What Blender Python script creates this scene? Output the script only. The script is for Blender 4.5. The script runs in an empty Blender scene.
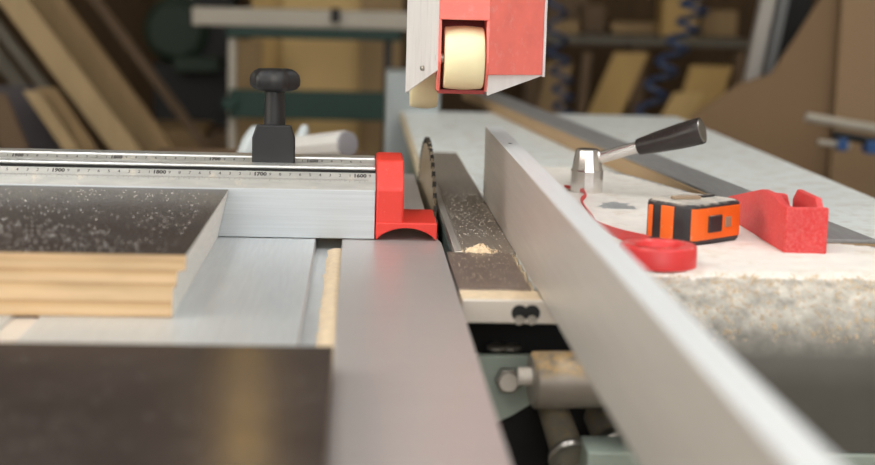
import bpy, bmesh, math, random
from mathutils import Vector, Matrix, noise
random.seed(7)
SC = bpy.context.scene
COL = SC.collection
MM = 0.001

# ---------------------------------------------------------------- camera
FPX, W, H = 1500.0, 875, 465
CAMZ = 252.0
dY = Vector(((360 - 437.5) / FPX, (232.5 + 14) / FPX, -1)).normalized()
up = Vector((math.sin(math.radians(1.0)), math.cos(math.radians(1.0)), 0))
dZ = (up - dY * up.dot(dY)).normalized()
dX = dY.cross(dZ)
ROT = Matrix((dX, dY, dZ))            # camera -> world
CPOS = Vector((0, 0, CAMZ))           # millimetres; the saw table top is z = 0

def ray(px, py):
    return ROT @ Vector(((px - 437.5) / FPX, -(py - 232.5) / FPX, -1))
def G(px, py, z=0.0):                 # point of the picture on the level z
    r = ray(px, py); return CPOS + r * ((z - CAMZ) / r.z)
def A(px, py, Y):                     # point of the picture at the distance Y
    r = ray(px, py); return CPOS + r * (Y / r.y)

cam = bpy.data.cameras.new('camera'); camo = bpy.data.objects.new('camera', cam); COL.objects.link(camo)
camo.matrix_world = Matrix.Translation(CPOS * MM) @ ROT.to_4x4()
cam.sensor_width = 36; cam.lens = FPX * 36 / W
cam.clip_start = 0.02; cam.clip_end = 60
cam.dof.use_dof = True; cam.dof.focus_distance = 1.56; cam.dof.aperture_fstop = 4.0
SC.camera = camo

# ---------------------------------------------------------------- materials
def srgb(c):
    def f(v):
        v /= 255.0
        return v / 12.92 if v <= .04045 else ((v + .055) / 1.055) ** 2.4
    return (f(c[0]), f(c[1]), f(c[2]), 1)

class NT:
    def __init__(s, name):
        s.m = bpy.data.materials.new(name); s.m.use_nodes = True
        s.t = s.m.node_tree; s.t.nodes.clear()
        s.out = s.n('ShaderNodeOutputMaterial')
        s.tc = s.n('ShaderNodeTexCoord')
    def n(s, typ, **kw):
        x = s.t.nodes.new(typ)
        for k, v in kw.items(): setattr(x, k, v)
        return x
    def l(s, a, b): s.t.links.new(a, b)
    def mapping(s, sc=(1, 1, 1), rot=(0, 0, 0), src='Object'):
        mp = s.n('ShaderNodeMapping'); mp.inputs['Scale'].default_value = sc
        mp.inputs['Rotation'].default_value = rot
        s.l(s.tc.outputs[src], mp.inputs['Vector']); return mp.outputs['Vector']
    def noise(s, scale, detail=3, sc=(1, 1, 1), rough=.55):
        n = s.n('ShaderNodeTexNoise'); n.inputs['Scale'].default_value = scale
        n.inputs['Detail'].default_value = detail; n.inputs['Roughness'].default_value = rough
        s.l(s.mapping(sc), n.inputs['Vector']); return n.outputs['Fac']
    def ramp(s, fac, stops, interp='LINEAR'):
        r = s.n('ShaderNodeValToRGB'); r.color_ramp.interpolation = interp
        e = r.color_ramp.elements
        while len(e) > 1: e.remove(e[-1])
        e[0].position = stops[0][0]; e[0].color = stops[0][1]
        for p, c in stops[1:]:
            k = e.new(p); k.color = c
        s.l(fac, r.inputs['Fac']); return r.outputs['Color']
    def math(s, op, a, b=None, clamp=False):
        m = s.n('ShaderNodeMath', operation=op, use_clamp=clamp)
        for i, v in enumerate((a, b)):
            if v is None: continue
            if isinstance(v, (int, float)): m.inputs[i].default_value = v
            else: s.l(v, m.inputs[i])
        return m.outputs[0]
    def bsdf(s, col, rough=.5, metal=0., spec=.5):
        b = s.n('ShaderNodeBsdfPrincipled')
        if isinstance(col, tuple): b.inputs['Base Color'].default_value = col
        else: s.l(col, b.inputs['Base Color'])
        if isinstance(rough, (int, float)): b.inputs['Roughness'].default_value = rough
        else: s.l(rough, b.inputs['Roughness'])
        b.inputs['Metallic'].default_value = metal
        b.inputs['Specular IOR Level'].default_value = spec
        return b
    def bump(s, b, h, strength=.2, dist=.001):
        bp = s.n('ShaderNodeBump'); bp.inputs['Strength'].default_value = strength
        bp.inputs['Distance'].default_value = dist
        s.l(h, bp.inputs['Height']); s.l(bp.outputs['Normal'], b.inputs['Normal'])
    def done(s, b): s.l(b.outputs[0], s.out.inputs['Surface']); return s.m

def scale_col(c, k): return (min(1, c[0] * k), min(1, c[1] * k), min(1, c[2] * k), 1)

GREY0, GREY1 = (0, 0, 0, 1), (1, 1, 1, 1)

def mat(name, rgb, rough=.5, metal=0., var=.12, scale=12, stretch=(1, 1, 1), bump=0., bscale=None, spec=.5,
        dust=None, rvar=0.):
    """flat colour + noise variation; dust = (rgb, noise scale, low, high, needs_up, stretch)"""
    t = NT(name); c = srgb(rgb)
    nz = t.noise(scale, 4, stretch)
    colr = t.ramp(nz, [(.3, scale_col(c, 1 - var)), (.7, scale_col(c, 1 + var))])
    r = rough
    if rvar: r = t.math('ADD', t.math('MULTIPLY', t.noise(scale * 1.7, 3, stretch), rvar * 2), rough - rvar, True)
    b = t.bsdf(colr, r, metal, spec)
    if bump: t.bump(b, t.noise(bscale or scale, 3, stretch), bump)
    if dust:
        drgb, ds, lo, hi, needs_up = dust[:5]
        dst = dust[5] if len(dust) > 5 else (1, 1, 1)
        f = t.ramp(t.noise(ds, 4, dst, .65), [(lo, GREY0), (hi, GREY1)])
        if needs_up:
            g = t.n('ShaderNodeNewGeometry'); sx = t.n('ShaderNodeSeparateXYZ'); t.l(g.outputs['Normal'], sx.inputs[0])
            upf = t.ramp(sx.outputs['Z'], [(needs_up[0], GREY0), (needs_up[1], GREY1)])
            f = t.math('MULTIPLY', f, upf)
        dn = t.ramp(t.noise(420, 2), [(.3, scale_col(srgb(drgb), .85)), (.7, scale_col(srgb(drgb), 1.1))])
        d = t.bsdf(dn, .95, 0, .15)
        t.bump(d, t.noise(350, 3), .5, .002)
        mx = t.n('ShaderNodeMixShader'); t.l(f, mx.inputs[0]); t.l(b.outputs[0], mx.inputs[1]); t.l(d.outputs[0], mx.inputs[2])
        return t.done(mx)
    return t.done(b)

def wood(name, rgb, rough=.6, axis='z', var=.25, scale=5):
    st = {'z': (6, 6, .5), 'x': (.5, 6, 6), 'y': (6, .5, 6)}[axis]
    t = NT(name); c = srgb(rgb)
    col = t.ramp(t.noise(scale, 5, st, .6), [(.25, scale_col(c, 1 - var)), (.55, c), (.8, scale_col(c, 1 + var * .7))])
    b = t.bsdf(col, rough, 0, .3); t.bump(b, t.noise(scale * 6, 3, st), .15)
    return t.done(b)

def emit(name, rgb, strength):
    t = NT(name); e = t.n('ShaderNodeEmission'); e.inputs['Color'].default_value = srgb(rgb)
    e.inputs['Strength'].default_value = strength
    return t.done(e)

SAW = (216, 195, 164)
PALE = (226, 219, 206)
M = {}
M['alu_deck'] = mat('alu_deck', (198, 202, 203), .38, .4, .06, 25, (12, .6, 12), .12, 60, dust=(PALE, 260, .57, .75, None))
M['alu_edge'] = mat('alu_edge', (184, 179, 176), .36, .42, .07, 40, (.4, 14, 1), .15, 70, dust=(PALE, 300, .66, .8, None))
M['alu_face'] = mat('alu_face', (194, 198, 200), .38, .5, .07, 30, (.25, 1, 16), .10, 60)
M['alu_bright'] = mat('alu_bright', (222, 222, 218), .28, .7, .04, 30, (.2, 8, 8), .05, 60)
M['alu_scale'] = mat('alu_scale', (176, 174, 168), .4, .5, .10, 55, (.6, 3, 3), .05, 90, dust=((206, 196, 178), 60, .58, .8, None))
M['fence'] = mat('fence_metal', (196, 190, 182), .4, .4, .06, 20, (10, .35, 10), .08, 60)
M['fence_lit'] = mat('fence_metal_lit', (236, 238, 238), .35, .2, .03, 20, (10, .5, 10))  # paler copy of the fence metal: light from above put into the colour
M['steel_dark'] = mat('steel_plate', (146, 136, 124), .36, .35, .14, 30, (10, .5, 10), .1, 50, dust=(PALE, 180, .58, .75, None))
M['steel_brown'] = mat('steel_brown', (126, 112, 104), .36, .3, .12, 35, (3, 1, 3), .1, 50, dust=(PALE, 240, .62, .76, None))
M['steel_strip'] = mat('steel_strip', (188, 182, 174), .36, .4, .1, 25, (12, .4, 12))
M['white_metal'] = mat('white_bar', (214, 204, 192), .45, .15, .05, 15)
M['black'] = mat('black_plastic', (27, 26, 27), .48, 0, .15, 60, dust=((120, 115, 108), 120, .62, .9, (.6, .95)))
M['shade_black'] = mat('recess_shade_black', (16, 14, 13), .8, 0, .2, 20)
M['rubber'] = mat('groove_black', (22, 21, 20), .6)
M['ink'] = mat('printed_ink', (66, 62, 58), .6)
M['red'] = mat('red_plastic', (226, 58, 46), .42, 0, .08, 18, bump=.05, dust=((240, 150, 140), 150, .62, .85, None))
M['red_dusty'] = mat('red_dusty_plastic', (214, 52, 54), .55, 0, .08, 25, dust=((222, 128, 122), 340, .38, .95, None))
M['red_tape'] = mat('red_tape', (226, 64, 64), .4, 0, .1, 30, dust=((240, 196, 188), 140, .5, .8, (.4, .95)))
M['red_paint'] = mat('red_paint', (248, 126, 114), .4, 0, .08, 30, dust=((246, 170, 160), 100, .55, .9, None))
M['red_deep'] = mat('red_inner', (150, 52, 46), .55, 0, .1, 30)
M['white_paint'] = mat('white_paint', (228, 224, 222), .5, 0, .05, 14, (3, 3, .5), dust=((200, 196, 198), 18, .5, .95, None, (4, 4, .6)))
M['cream'] = mat('cream_roller', (250, 238, 192), .45, 0, .05, 20)
M['chrome'] = mat('chrome', (232, 228, 224), .2, .9, .02)
M['steel'] = mat('steel', (170, 164, 156), .3, .9, .08, 30)
M['grip'] = mat('black_grip', (46, 40, 38), .32, 0, .15, 120, dust=((150, 138, 124), 260, .58, .85, (.1, .8)))
M['blade'] = mat('blade_steel', (176, 160, 136), .36, .5, .12, 14)
M['tooth'] = mat('tooth_carbide', (70, 66, 62), .4, .8)
M['dusty'] = mat('dusty_casting', (92, 88, 80), .55, .1, .1, 20, dust=((234, 227, 214), 70, .18, .74, (.3, .86)))
M['dusty_top'] = mat('dust_layer', (234, 229, 220), .95, 0, .05, 40, bump=.4, bscale=260, dust=((206, 190, 164), 30, .55, .9, None))
M['sawdust'] = mat('sawdust', SAW, .95, 0, .12, 160, bump=.5, bscale=300)
M['dust_pile'] = mat('sawdust_pile', (222, 198, 164), .95, 0, .2, 220, bump=.6, bscale=300)
M['table'] = mat('table_pale', (232, 237, 234), .42, .1, .04, 6, dust=((218, 214, 206), 30, .48, .7, None))
M['edge_beige'] = mat('beige_edge', (206, 192, 164), .55)
M['mint'] = mat('mint_paint', (150, 160, 148), .5, 0, .08, 10, dust=((190, 178, 150), 60, .55, .9, (.3, .9)))
M['mint_pale'] = mat('pale_mint_paint', (176, 208, 186), .5)
M['cabinet'] = mat('cabinet_green', (120, 132, 124), .55)
M['rail_steel'] = mat('rail_dusty', (150, 140, 128), .42, .4, .1, 40, dust=((196, 164, 118), 150, .36, .62, (.2, .6)))
M['tube_steel'] = mat('tube_dusty', (150, 142, 128), .5, .4, .1, 40, dust=((176, 156, 120), 120, .42, .7, (.0, .6)))
M['batten'] = wood('batten_wood', (176, 148, 114), .65, 'y', .15)
M['bar_dark'] = mat('dark_bar', (138, 137, 135), .5, .1, .1, 30, (6, .6, 6), dust=((180, 178, 172), 120, .6, .85, None))
M['orange'] = mat('orange_rubber', (244, 108, 30), .5, 0, .05, 30, dust=((250, 186, 150), 90, .62, .9, None))
M['tape_case'] = mat('tape_case', (44, 42, 44), .5, 0, .1, 30, dust=((200, 190, 176), 120, .42, .7, (.5, .95)))
M['tape_top'] = mat('tape_top_dusty', (176, 172, 164), .7, 0, .15, 60, dust=((216, 208, 194), 60, .45, .7, None))
M['clip_tan'] = mat('dusty_clip', (170, 148, 124), .5, .3)
M['grey_metal'] = mat('grey_metal', (150, 156, 156), .5, .2, .06, 4)
M['white_soft'] = mat('white_pvc', (222, 220, 216), .5, 0, .05, 6)
M['grey_soft'] = mat('grey_end', (150, 146, 150), .6)
M['bag'] = mat('pale_bag', (206, 214, 216), .5, 0, .06, 8)
M['green_dark'] = mat('dark_green_paint', (9, 48, 38), .5, 0, .1, 4)
M['bar_white'] = mat('pale_bar', (172, 164, 150), .5, .1, .05, 4)
M['machine_dark'] = mat('dark_machine', (26, 24, 22), .6, 0, .2, 4)
M['machine_green'] = mat('machine_green', (38, 54, 40), .6, 0, .2, 4)
M['hose'] = mat('blue_hose', (48, 62, 90), .4, 0, .08, 10)
M['w_pale'] = wood('pale_pine', (170, 146, 108), .6, 'z', .12)
M['w_tan'] = wood('tan_board', (145, 120, 84), .6, 'z', .15)
M['w_brown'] = wood('brown_board', (106, 85, 63), .6, 'z', .2)
M['w_grey'] = wood('grey_board', (101, 95, 84), .6, 'z', .2)
M['w_slate'] = mat('slate_panel', (64, 58, 60), .55, 0, .1, 5)
M['w_ochre'] = wood('ochre_ply', (182, 150, 94), .55, 'z', .08, 2)
M['w_ochre2'] = wood('ochre_sheet', (198, 167, 112), .55, 'z', .06, 2)
M['mdf'] = wood('mdf_panel', (133, 107, 79), .65, 'z', .05, 2)
M['mdf2'] = wood('mdf_light', (147, 121, 92), .65, 'z', .05, 2)
M['steel_profile'] = mat('steel_profile', (176, 170, 162), .45, .5, .06, 8)
M['blue_part'] = mat('blue_part', (40, 78, 128), .45)

def panel_edge():
    """front edge of the thick coated panel: plies as bands in height"""
    t = NT('plywood_edge')
    mp = t.mapping((1, 1, 1)); sx = t.n('ShaderNodeSeparateXYZ'); t.l(mp, sx.inputs[0])
    wob = t.math('MULTIPLY', t.math('SUBTRACT', t.noise(4, 2, (1, 0, 0)), .5), .0016)
    h = t.math('DIVIDE', t.math('ADD', sx.outputs['Z'], wob), .0486)
    a, b, c, d = srgb((218, 188, 148)), srgb((208, 174, 132)), srgb((200, 162, 118)), srgb((214, 182, 142))
    dk = srgb((150, 110, 72))
    col = t.ramp(h, [(0, dk), (.025, b), (.10, a), (.238, c), (.25, dk), (.262, d), (.38, a), (.50, b), (.525, c),
                     (.534, dk), (.546, d), (.63, a), (.732, c), (.742, dk), (.752, b), (.85, a), (.90, c), (.92, d), (1, b)])
    g = t.ramp(t.noise(7, 4, (1.5, 5, 14)), [(.3, scale_col(GREY1, .78)), (.62, GREY1)])
    mx = t.n('ShaderNodeMix', data_type='RGBA', blend_type='MULTIPLY'); mx.inputs[0].default_value = 1
    t.l(col, mx.inputs[6]); t.l(g, mx.inputs[7])
    bs = t.bsdf(mx.outputs[2], .7, 0, .25); t.bump(bs, t.noise(60, 3, (1, 1, 10)), .2)
    return t.done(bs)
M['ply_edge'] = panel_edge()
M['ply_cut_lit'] = mat('sawn_edge_lit', (238, 236, 230), .75, 0, .08, 40, (3, 1, 12), bump=.25, bscale=120)  # pale right face: light bounced off the table put into the colour

def film(amt):
    """dark phenolic film with white dust specks"""
    t = NT('phenolic_film'); c = srgb((64, 57, 54))
    col = t.ramp(t.noise(9, 4), [(.3, scale_col(c, .8)), (.7, scale_col(c, 1.2))])
    v = t.n('ShaderNodeTexVoronoi'); v.inputs['Scale'].default_value = 210; t.l(t.mapping((1, .6, 1)), v.inputs['Vector'])
    spot = t.ramp(v.outputs['Distance'], [(.10, GREY1), (.30, GREY0)])
    f = t.math('MULTIPLY', spot, t.ramp(t.noise(38, 4), [(.46, GREY0), (.66, GREY1)]))
    b = t.bsdf(col, t.math('ADD', t.math('MULTIPLY', t.noise(20, 4), .12), .15), 0, .5)
    t.bump(b, t.noise(500, 2), .05)
    d = t.bsdf(srgb((196, 190, 180)), .9, 0, .1)
    mx = t.n('ShaderNodeMixShader'); t.l(t.math('MULTIPLY', f, amt), mx.inputs[0]); t.l(b.outputs[0], mx.inputs[1]); t.l(d.outputs[0], mx.inputs[2])
    return t.done(mx)
M['film'] = film(.25); M['film_low'] = film(.25)

# ---------------------------------------------------------------- mesh building (millimetres)
class MB:
    def __init__(s): s.bm = bmesh.new()
    def faces(s, vs, fs, mi=0):
        v = [s.bm.verts.new(Vector(p)) for p in vs]
        for f in fs:
            try:
                k = s.bm.faces.new([v[i] for i in f]); k.material_index = mi
            except ValueError: pass
        return s
    def box(s, x0, x1, y0, y1, z0, z1, mi=0):
        return s.faces([(x0, y0, z0), (x1, y0, z0), (x1, y1, z0), (x0, y1, z0), (x0, y0, z1), (x1, y0, z1), (x1, y1, z1), (x0, y1, z1)],
                       [(3, 2, 1, 0), (4, 5, 6, 7), (0, 1, 5, 4), (1, 2, 6, 5), (2, 3, 7, 6), (3, 0, 4, 7)], mi)
    def obox(s, c, ux, uy, uz, mi=0):
        """box from corner c along three vectors"""
        c, ux, uy, uz = Vector(c), Vector(ux), Vector(uy), Vector(uz)
        if ux.cross(uy).dot(uz) < 0: c = c + ux; ux = -ux
        p = [c, c + ux, c + ux + uy, c + uy]; p += [q + uz for q in p]
        return s.faces(p, [(3, 2, 1, 0), (4, 5, 6, 7), (0, 1, 5, 4), (1, 2, 6, 5), (2, 3, 7, 6), (3, 0, 4, 7)], mi)
    def prism(s, pts, off, mi=0):
        """closed outline pts swept by off"""
        pts = [Vector(p) for p in pts]; off = Vector(off); n = len(pts)
        nrm = Vector((0, 0, 0))
        for i in range(n): nrm += (pts[i] - pts[0]).cross(pts[(i + 1) % n] - pts[0])
        if nrm.dot(off) > 0: pts = pts[::-1]
        vs = pts + [p + off for p in pts]
        fs = [tuple(range(n)), tuple(range(2 * n - 1, n - 1, -1))]
        for i in range(n):
            j = (i + 1) % n; fs.append((i, n + i, n + j, j))
        return s.faces(vs, fs, mi)
    def rings(s, rs, cap0=True, cap1=True, mi=0, closed=False):
        n = len(rs[0]); vs = [p for r in rs for p in r]; fs = []
        m = len(rs)
        for i in range(m if closed else m - 1):
            a, b = i * n, ((i + 1) % m) * n
            for j in range(n):
                k = (j + 1) % n; fs.append((a + j, a + k, b + k, b + j))
        if not closed:
            if cap0: fs.append(tuple(range(n - 1, -1, -1)))
            if cap1: fs.append(tuple((m - 1) * n + j for j in range(n)))
        return s.faces(vs, fs, mi)
    def lathe(s, o, ax, prof, seg=32, mi=0, cap0=True, cap1=True):
        """prof: list of (distance along ax, radius)"""
        o, ax = Vector(o), Vector(ax).normalized()
        u = ax.orthogonal().normalized(); v = ax.cross(u)
        rs = [[o + ax * h + (u * math.cos(2 * math.pi * j / seg) + v * math.sin(2 * math.pi * j / seg)) * max(r, .01) for j in range(seg)] for h, r in prof]
        return s.rings(rs, cap0, cap1, mi)
    def cyl(s, p0, p1, r0, r1=None, seg=28, mi=0):
        p0, p1 = Vector(p0), Vector(p1)
        return s.lathe(p0, p1 - p0, [(0, r0), ((p1 - p0).length, r0 if r1 is None else r1)], seg, mi)
    def tube(s, path, r, seg=10, mi=0):
        path = [Vector(p) for p in path]; rs = []; prev = None
        for i, p in enumerate(path):
            d = (path[min(i + 1, len(path) - 1)] - path[max(i - 1, 0)]).normalized()
            u = d.orthogonal().normalized() if prev is None else (prev - d * prev.dot(d)).normalized()
            prev = u; v = d.cross(u)
            rs.append([p + (u * math.cos(2 * math.pi * j / seg) + v * math.sin(2 * math.pi * j / seg)) * r for j in range(seg)])
        return s.rings(rs, True, True, mi)
    def annulus(s, o, r0, r1, h, seg=48, mi=0):
        o = Vector(o); rs = []
        for r, z in ((r1, 0), (r1, h), (r0, h), (r0, 0)):
            rs.append([o + Vector((r * math.cos(2 * math.pi * j / seg), r * math.sin(2 * math.pi * j / seg), z)) for j in range(seg)])
        return s.rings(rs, mi=mi, closed=True)
    def build(s, name, mats, parent=None, origin=None, bevel=0, seg=2, sharp=.6):
        if not isinstance(mats, (list, tuple)): mats = [mats]
        if parent is not None: base = Vector(parent['_o'])
        elif origin is not None: base = Vector(origin)
        else:
            xs = [v.co for v in s.bm.verts]
            base = Vector(((min(p.x for p in xs) + max(p.x for p in xs)) / 2, (min(p.y for p in xs) + max(p.y for p in xs)) / 2, min(p.z for p in xs)))
        bmesh.ops.recalc_face_normals(s.bm, faces=s.bm.faces)
        for v in s.bm.verts: v.co = (v.co - base) * MM
        me = bpy.data.meshes.new(name); s.bm.to_mesh(me); s.bm.free()
        for k in mats: me.materials.append(M[k])
        me.polygons.foreach_set('use_smooth', [True] * len(me.polygons)); me.set_sharp_from_angle(angle=sharp)
        o = bpy.data.objects.new(name, me); COL.objects.link(o)
        o['_o'] = tuple(base)
        if parent is not None: o.parent = parent
        else: o.location = base * MM
        if bevel:
            b = o.modifiers.new('bevel', 'BEVEL'); b.width = bevel * MM; b.segments = seg; b.limit_method = 'ANGLE'; b.angle_limit = .7
            b.harden_normals = False
        return o

def tag(o, label, cat, group=None, kind=None):
    o['label'] = label; o['category'] = cat
    if group: o['group'] = group
    if kind: o['kind'] = kind
    return o
def thing(name, label, cat, base, group=None):
    o = bpy.data.objects.new(name, None); COL.objects.link(o)
    o.empty_display_size = .02; o.location = Vector(base) * MM; o['_o'] = tuple(base)
    return tag(o, label, cat, group)
def struct(o):
    o['kind'] = 'structure'; return o
# a child of a mesh part: '_o' of the part is its parent's base (children sit at their parent's origin)

def text_mesh(items, frame, mat_key, name, parent):
    """items: (string, x, y, size, bold); frame(x, y) -> world mm point on the plate"""
    mb = MB()
    for st, x, y, size, bold in items:
        cu = bpy.data.curves.new('numeral', 'FONT'); cu.body = st; cu.size = size; cu.align_x = 'CENTER'; cu.align_y = 'CENTER'
        cu.offset = .35 if bold else .05
        cu.resolution_u = 2
        ob = bpy.data.objects.new('numeral', cu); COL.objects.link(ob)
        dg = bpy.context.evaluated_depsgraph_get(); me = bpy.data.meshes.new_from_object(ob.evaluated_get(dg))
        mb.faces([frame(x + v.co.x, y + v.co.y) for v in me.vertices], [tuple(p.vertices) for p in me.polygons])
        bpy.data.objects.remove(ob); bpy.data.meshes.remove(me); bpy.data.curves.remove(cu)
    return mb, name, mat_key, parent

# ---------------------------------------------------------------- room
FL, CE = -900.0, 2600.0
XL, XR, YF, YB = -2500.0, 3000.0, -2600.0, 6600.0
M['floor'] = mat('concrete_floor', (112, 104, 94), .8, 0, .15, 3)
M['ceiling'] = mat('ceiling_paint', (214, 212, 206), .9, 0, .04, 2)
M['wall_side'] = mat('wall_paint', (190, 182, 168), .9, 0, .06, 2)
M['wall_dark'] = wood('dark_back_wall', (88, 68, 46), .8, 'z', .3, 2)
struct(MB().box(XL, XR, YF, YB, FL - 60, FL).build('floor', 'floor'))
struct(MB().box(XL, XR, YF, YB, CE, CE + 60).build('ceiling', 'ceiling'))
struct(MB().box(XL, XR, YB, YB + 80, FL, CE).build('wall_back', 'wall_dark'))
struct(MB().box(XR, XR + 80, YF, YB, FL, CE).build('wall_right', 'wall_side'))
def wall_with_hole(name, fixed, a0, a1, h0, h1, H0, H1, xwall, t):
    mb = MB()
    def bx(u0, u1, z0, z1):
        if xwall: mb.box(fixed, fixed + t, u0, u1, z0, z1)
        else: mb.box(u0, u1, fixed, fixed + t, z0, z1)
    bx(a0, h0, FL, CE); bx(h1, a1, FL, CE); bx(h0, h1, FL, H0); bx(h0, h1, H1, CE)
    return struct(mb.build(name, 'wall_side'))
wall_with_hole('wall_left', XL - 80, YF, YB, -1000, 1600, 300, 2200, True, 80)
wall_with_hole('wall_front', YF - 80, XL, XR, -1500, 2000, 300, 2200, False, 80)
M['win_frame'] = mat('window_frame_paint', (220, 220, 214), .5)
M['win_warm'] = emit('daylight_pane_warm', (255, 249, 238), 5.0)
M['win_cool'] = emit('daylight_pane', (250, 250, 250), 3.6)
def window(name, xwall, fixed, a0, a1, z0, z1, pm):
    mb = MB()
    def bx(m, u0, u1, w0, w1, d0, d1):
        if xwall: m.box(fixed + d0, fixed + d1, u0, u1, w0, w1)
        else: m.box(u0, u1, fixed + d0, fixed + d1, w0, w1)
    for u0, u1, w0, w1 in ((a0, a0 + 60, z0, z1), (a1 - 60, a1, z0, z1), (a0 + 60, a1 - 60, z0, z0 + 60), (a0 + 60, a1 - 60, z1 - 60, z1),
                           ((a0 + a1) / 2 - 25, (a0 + a1) / 2 + 25, z0 + 60, z1 - 60)):
        bx(mb, u0, u1, w0, w1, -60, -20)
    o = struct(mb.build(name, 'win_frame'))
    p = MB(); bx(p, a0 + 60, a1 - 60, z0 + 60, z1 - 60, -45, -38)
    o['_o'] = tuple(Vector(o['_o']))
    p.build('pane', pm, o)
    return o
window('window_1', True, XL, -1000, 1600, 300, 2200, 'win_warm')
window('window_2', False, YF, -1500, 2000, 300, 2200, 'win_cool')

M['streak'] = emit('amber_streak_glow', (255, 206, 120), 5.5)  # added glowing strip, only to reflect as a streak in the dark board
wa, wb = A(241, 0, YB).x, A(254, 0, YB).x
glow_strip = struct(MB().box(wa - 40, wb + 40, YB - 30, YB, 1500, 2560).build('reflection_strip', 'win_frame'))
glow_strip['_o'] = tuple(Vector(((wa + wb) / 2, YB - 15, 1500)))
MB().box(wa, wb, YB - 34, YB - 30, 1540, 2520).build('pane', 'streak', glow_strip)
M['lamp'] = emit('lamp_tube', (248, 251, 255), 11.5)
M['lamp_case'] = mat('lamp_case', (226, 226, 222), .5)
lamp_at = [(1500, 1500, 'as added light far right'), (-900, -700, 'front-left'), (700, -700, 'front-right'), (-900, 800, 'left'), (700, 800, 'right')]  # the first lamp is added to brighten the far table
for x, y, w in lamp_at:
    t = thing('ceiling_lamp', 'white ceiling lamp with long bright diffuser hung %s over the saw' % w, 'lamp', (x, y, CE - 90), 'ceiling lamps over the saw')
    MB().box(x - 170, x + 170, y - 620, y + 620, CE - 60, CE).build('lamp_housing', 'lamp_case', t, bevel=8)
    MB().box(x - 150, x + 150, y - 600, y + 600, CE - 90, CE - 60).build('diffuser', 'lamp', t)

# ---------------------------------------------------------------- sliding table
Xa, Xb = -13.5, 86.3
YE = G(412, 174).y                                   # far end of the edge plate
sl = thing('sliding_table', 'brushed aluminium sliding table with dusty slots under the boards', 'saw table', (-250, 1300, -120))
MB().prism([(Xa, 480, 0), (Xb, 480, 0), (Xb, 1480, 0), (79, 1540, 0), (79, YE, 0), (Xa, YE, 0)], (0, 0, -14)).build('edge_plate', 'alu_edge', sl, bevel=1)
MB().box(-237, -40, 560, YE, -14, 0).build('deck_plate', 'alu_deck', sl, bevel=1.2)
MB().box(-760, -257, 560, YE, -14, 0).build('deck_plate', 'alu_deck', sl, bevel=1.2)
MB().box(-40, Xa, 560, YE, -14, -11).build('slot_floor', 'alu_deck', sl)
MB().box(-257, -237, 560, YE, -14, -2).build('slot_floor', 'white_metal', sl)
MB().box(-760, 78, 500, YE, -120, -14).build('beam', 'alu_face', sl)
def dust_strip(name, x0, x1, y0, y1, z0, hgt, label, n=60, mk='sawdust', jag=3):
    mb = MB(); rs = []
    for i in range(n + 1):
        y = y0 + (y1 - y0) * i / n
        h = hgt * (.6 + .8 * noise.noise((y * .05, x0 * .1, 1))) ; h = max(.6, h)
        l = x0 + jag * noise.noise((y * .08, 3, x0)); r = x1
        rs.append([Vector((l, y, z0)), Vector((r, y, z0)), Vector((r, y, z0 + h * .9)), Vector(((l + r) / 2, y, z0 + h)), Vector((l + 1, y, z0 + .4))])
    mb.rings(rs)
    return tag(mb.build(name, mk), label, 'sawdust', kind='stuff')
YFACE = G(300, 238.5).y
dust_strip('sawdust_line', -28, -13.8, 600, YFACE - 4, -11, 5, 'tan sawdust packed along the narrow slot beside the aluminium strip')

# ---------------------------------------------------------------- crosscut fence
F = YFACE
XC = A(375, 215, F).x
cf = thing('crosscut_fence', 'aluminium crosscut fence with two measuring scales and red end cap', 'fence', (-200, F + 30, 0))
MB().box(-640, XC, F, F + 7, .6, 50).build('face_plate', 'alu_face', cf, bevel=.8)
MB().box(-640, XC, F + 7, F + 92, .6, 48).build('body', 'alu_bright', cf)
sp = MB().prism([(-640, F + .5, 50), (-640, F + 18.5, 65.2), (-640, F + 19.8, 64), (-640, F + 19.8, 48), (-640, F + 1, 48)], (XC + 640, 0, 0)).build('scale', 'alu_scale', cf)
MB().box(-640, XC - .3, F + 20, F + 40, 49, 67.2).build('groove', 'rubber', cf)
MB().box(-640, XC, F + 20.5, F + 46, 67.3, 70.9).build('front_rail', 'alu_bright', cf, bevel=1.5, seg=4)
rp = MB().prism([(-640, F + 54, 68.4), (-640, F + 62, 73.6), (-640, F + 66, 73.6), (-640, F + 66, 48), (-640, F + 54, 48)], (XC + 640, 0, 0)).build('scale', 'alu_scale', cf)
MB().box(-640, XC, F + 63, F + 90, 48, 75.6).build('rear_rail', 'alu_bright', cf, bevel=1.4, seg=4)
e1 = Vector((0, 18, 15.2)); L1 = e1.length; e1n = e1.normalized(); n1 = Vector((0, -e1n.z, e1n.y))
def fr1(x, y): return Vector((x, F + .5, 50)) + e1n * y + n1 * .15
def px_x(px, py, Y): return A(px, py, Y).x
xb1 = px_x(360, 175, F + 14); xb2 = px_x(260, 174, F + 14)
pit = (xb1 - xb2) / 10.0
items = []; k = 0
for i in range(-1, 48):
    x = xb1 - pit * i
    if x < -600: break
    if i % 10 == 0: items.append((str(1600 + i * 10), x, L1 - 4.2, 6.6, True))
    else: items.append((str(i % 10), x, L1 - 4.2, 5.4, False))
mbt, nm, mk, par = text_mesh(items, fr1, 'ink', 'scale_numeral', sp)
for i in range(-8, 470):
    x = xb1 - pit * i / 10
    if x < -600 or x > XC - 2: continue
    h = 4.2 if i % 10 == 0 else (3.2 if i % 5 == 0 else 2.2)
    mbt.faces([fr1(x - .13, L1 - 9 - h), fr1(x + .13, L1 - 9 - h), fr1(x + .13, L1 - 9), fr1(x - .13, L1 - 9)], [(0, 1, 2, 3)])
mbt.build('scale_numerals', 'ink', sp)
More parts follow.
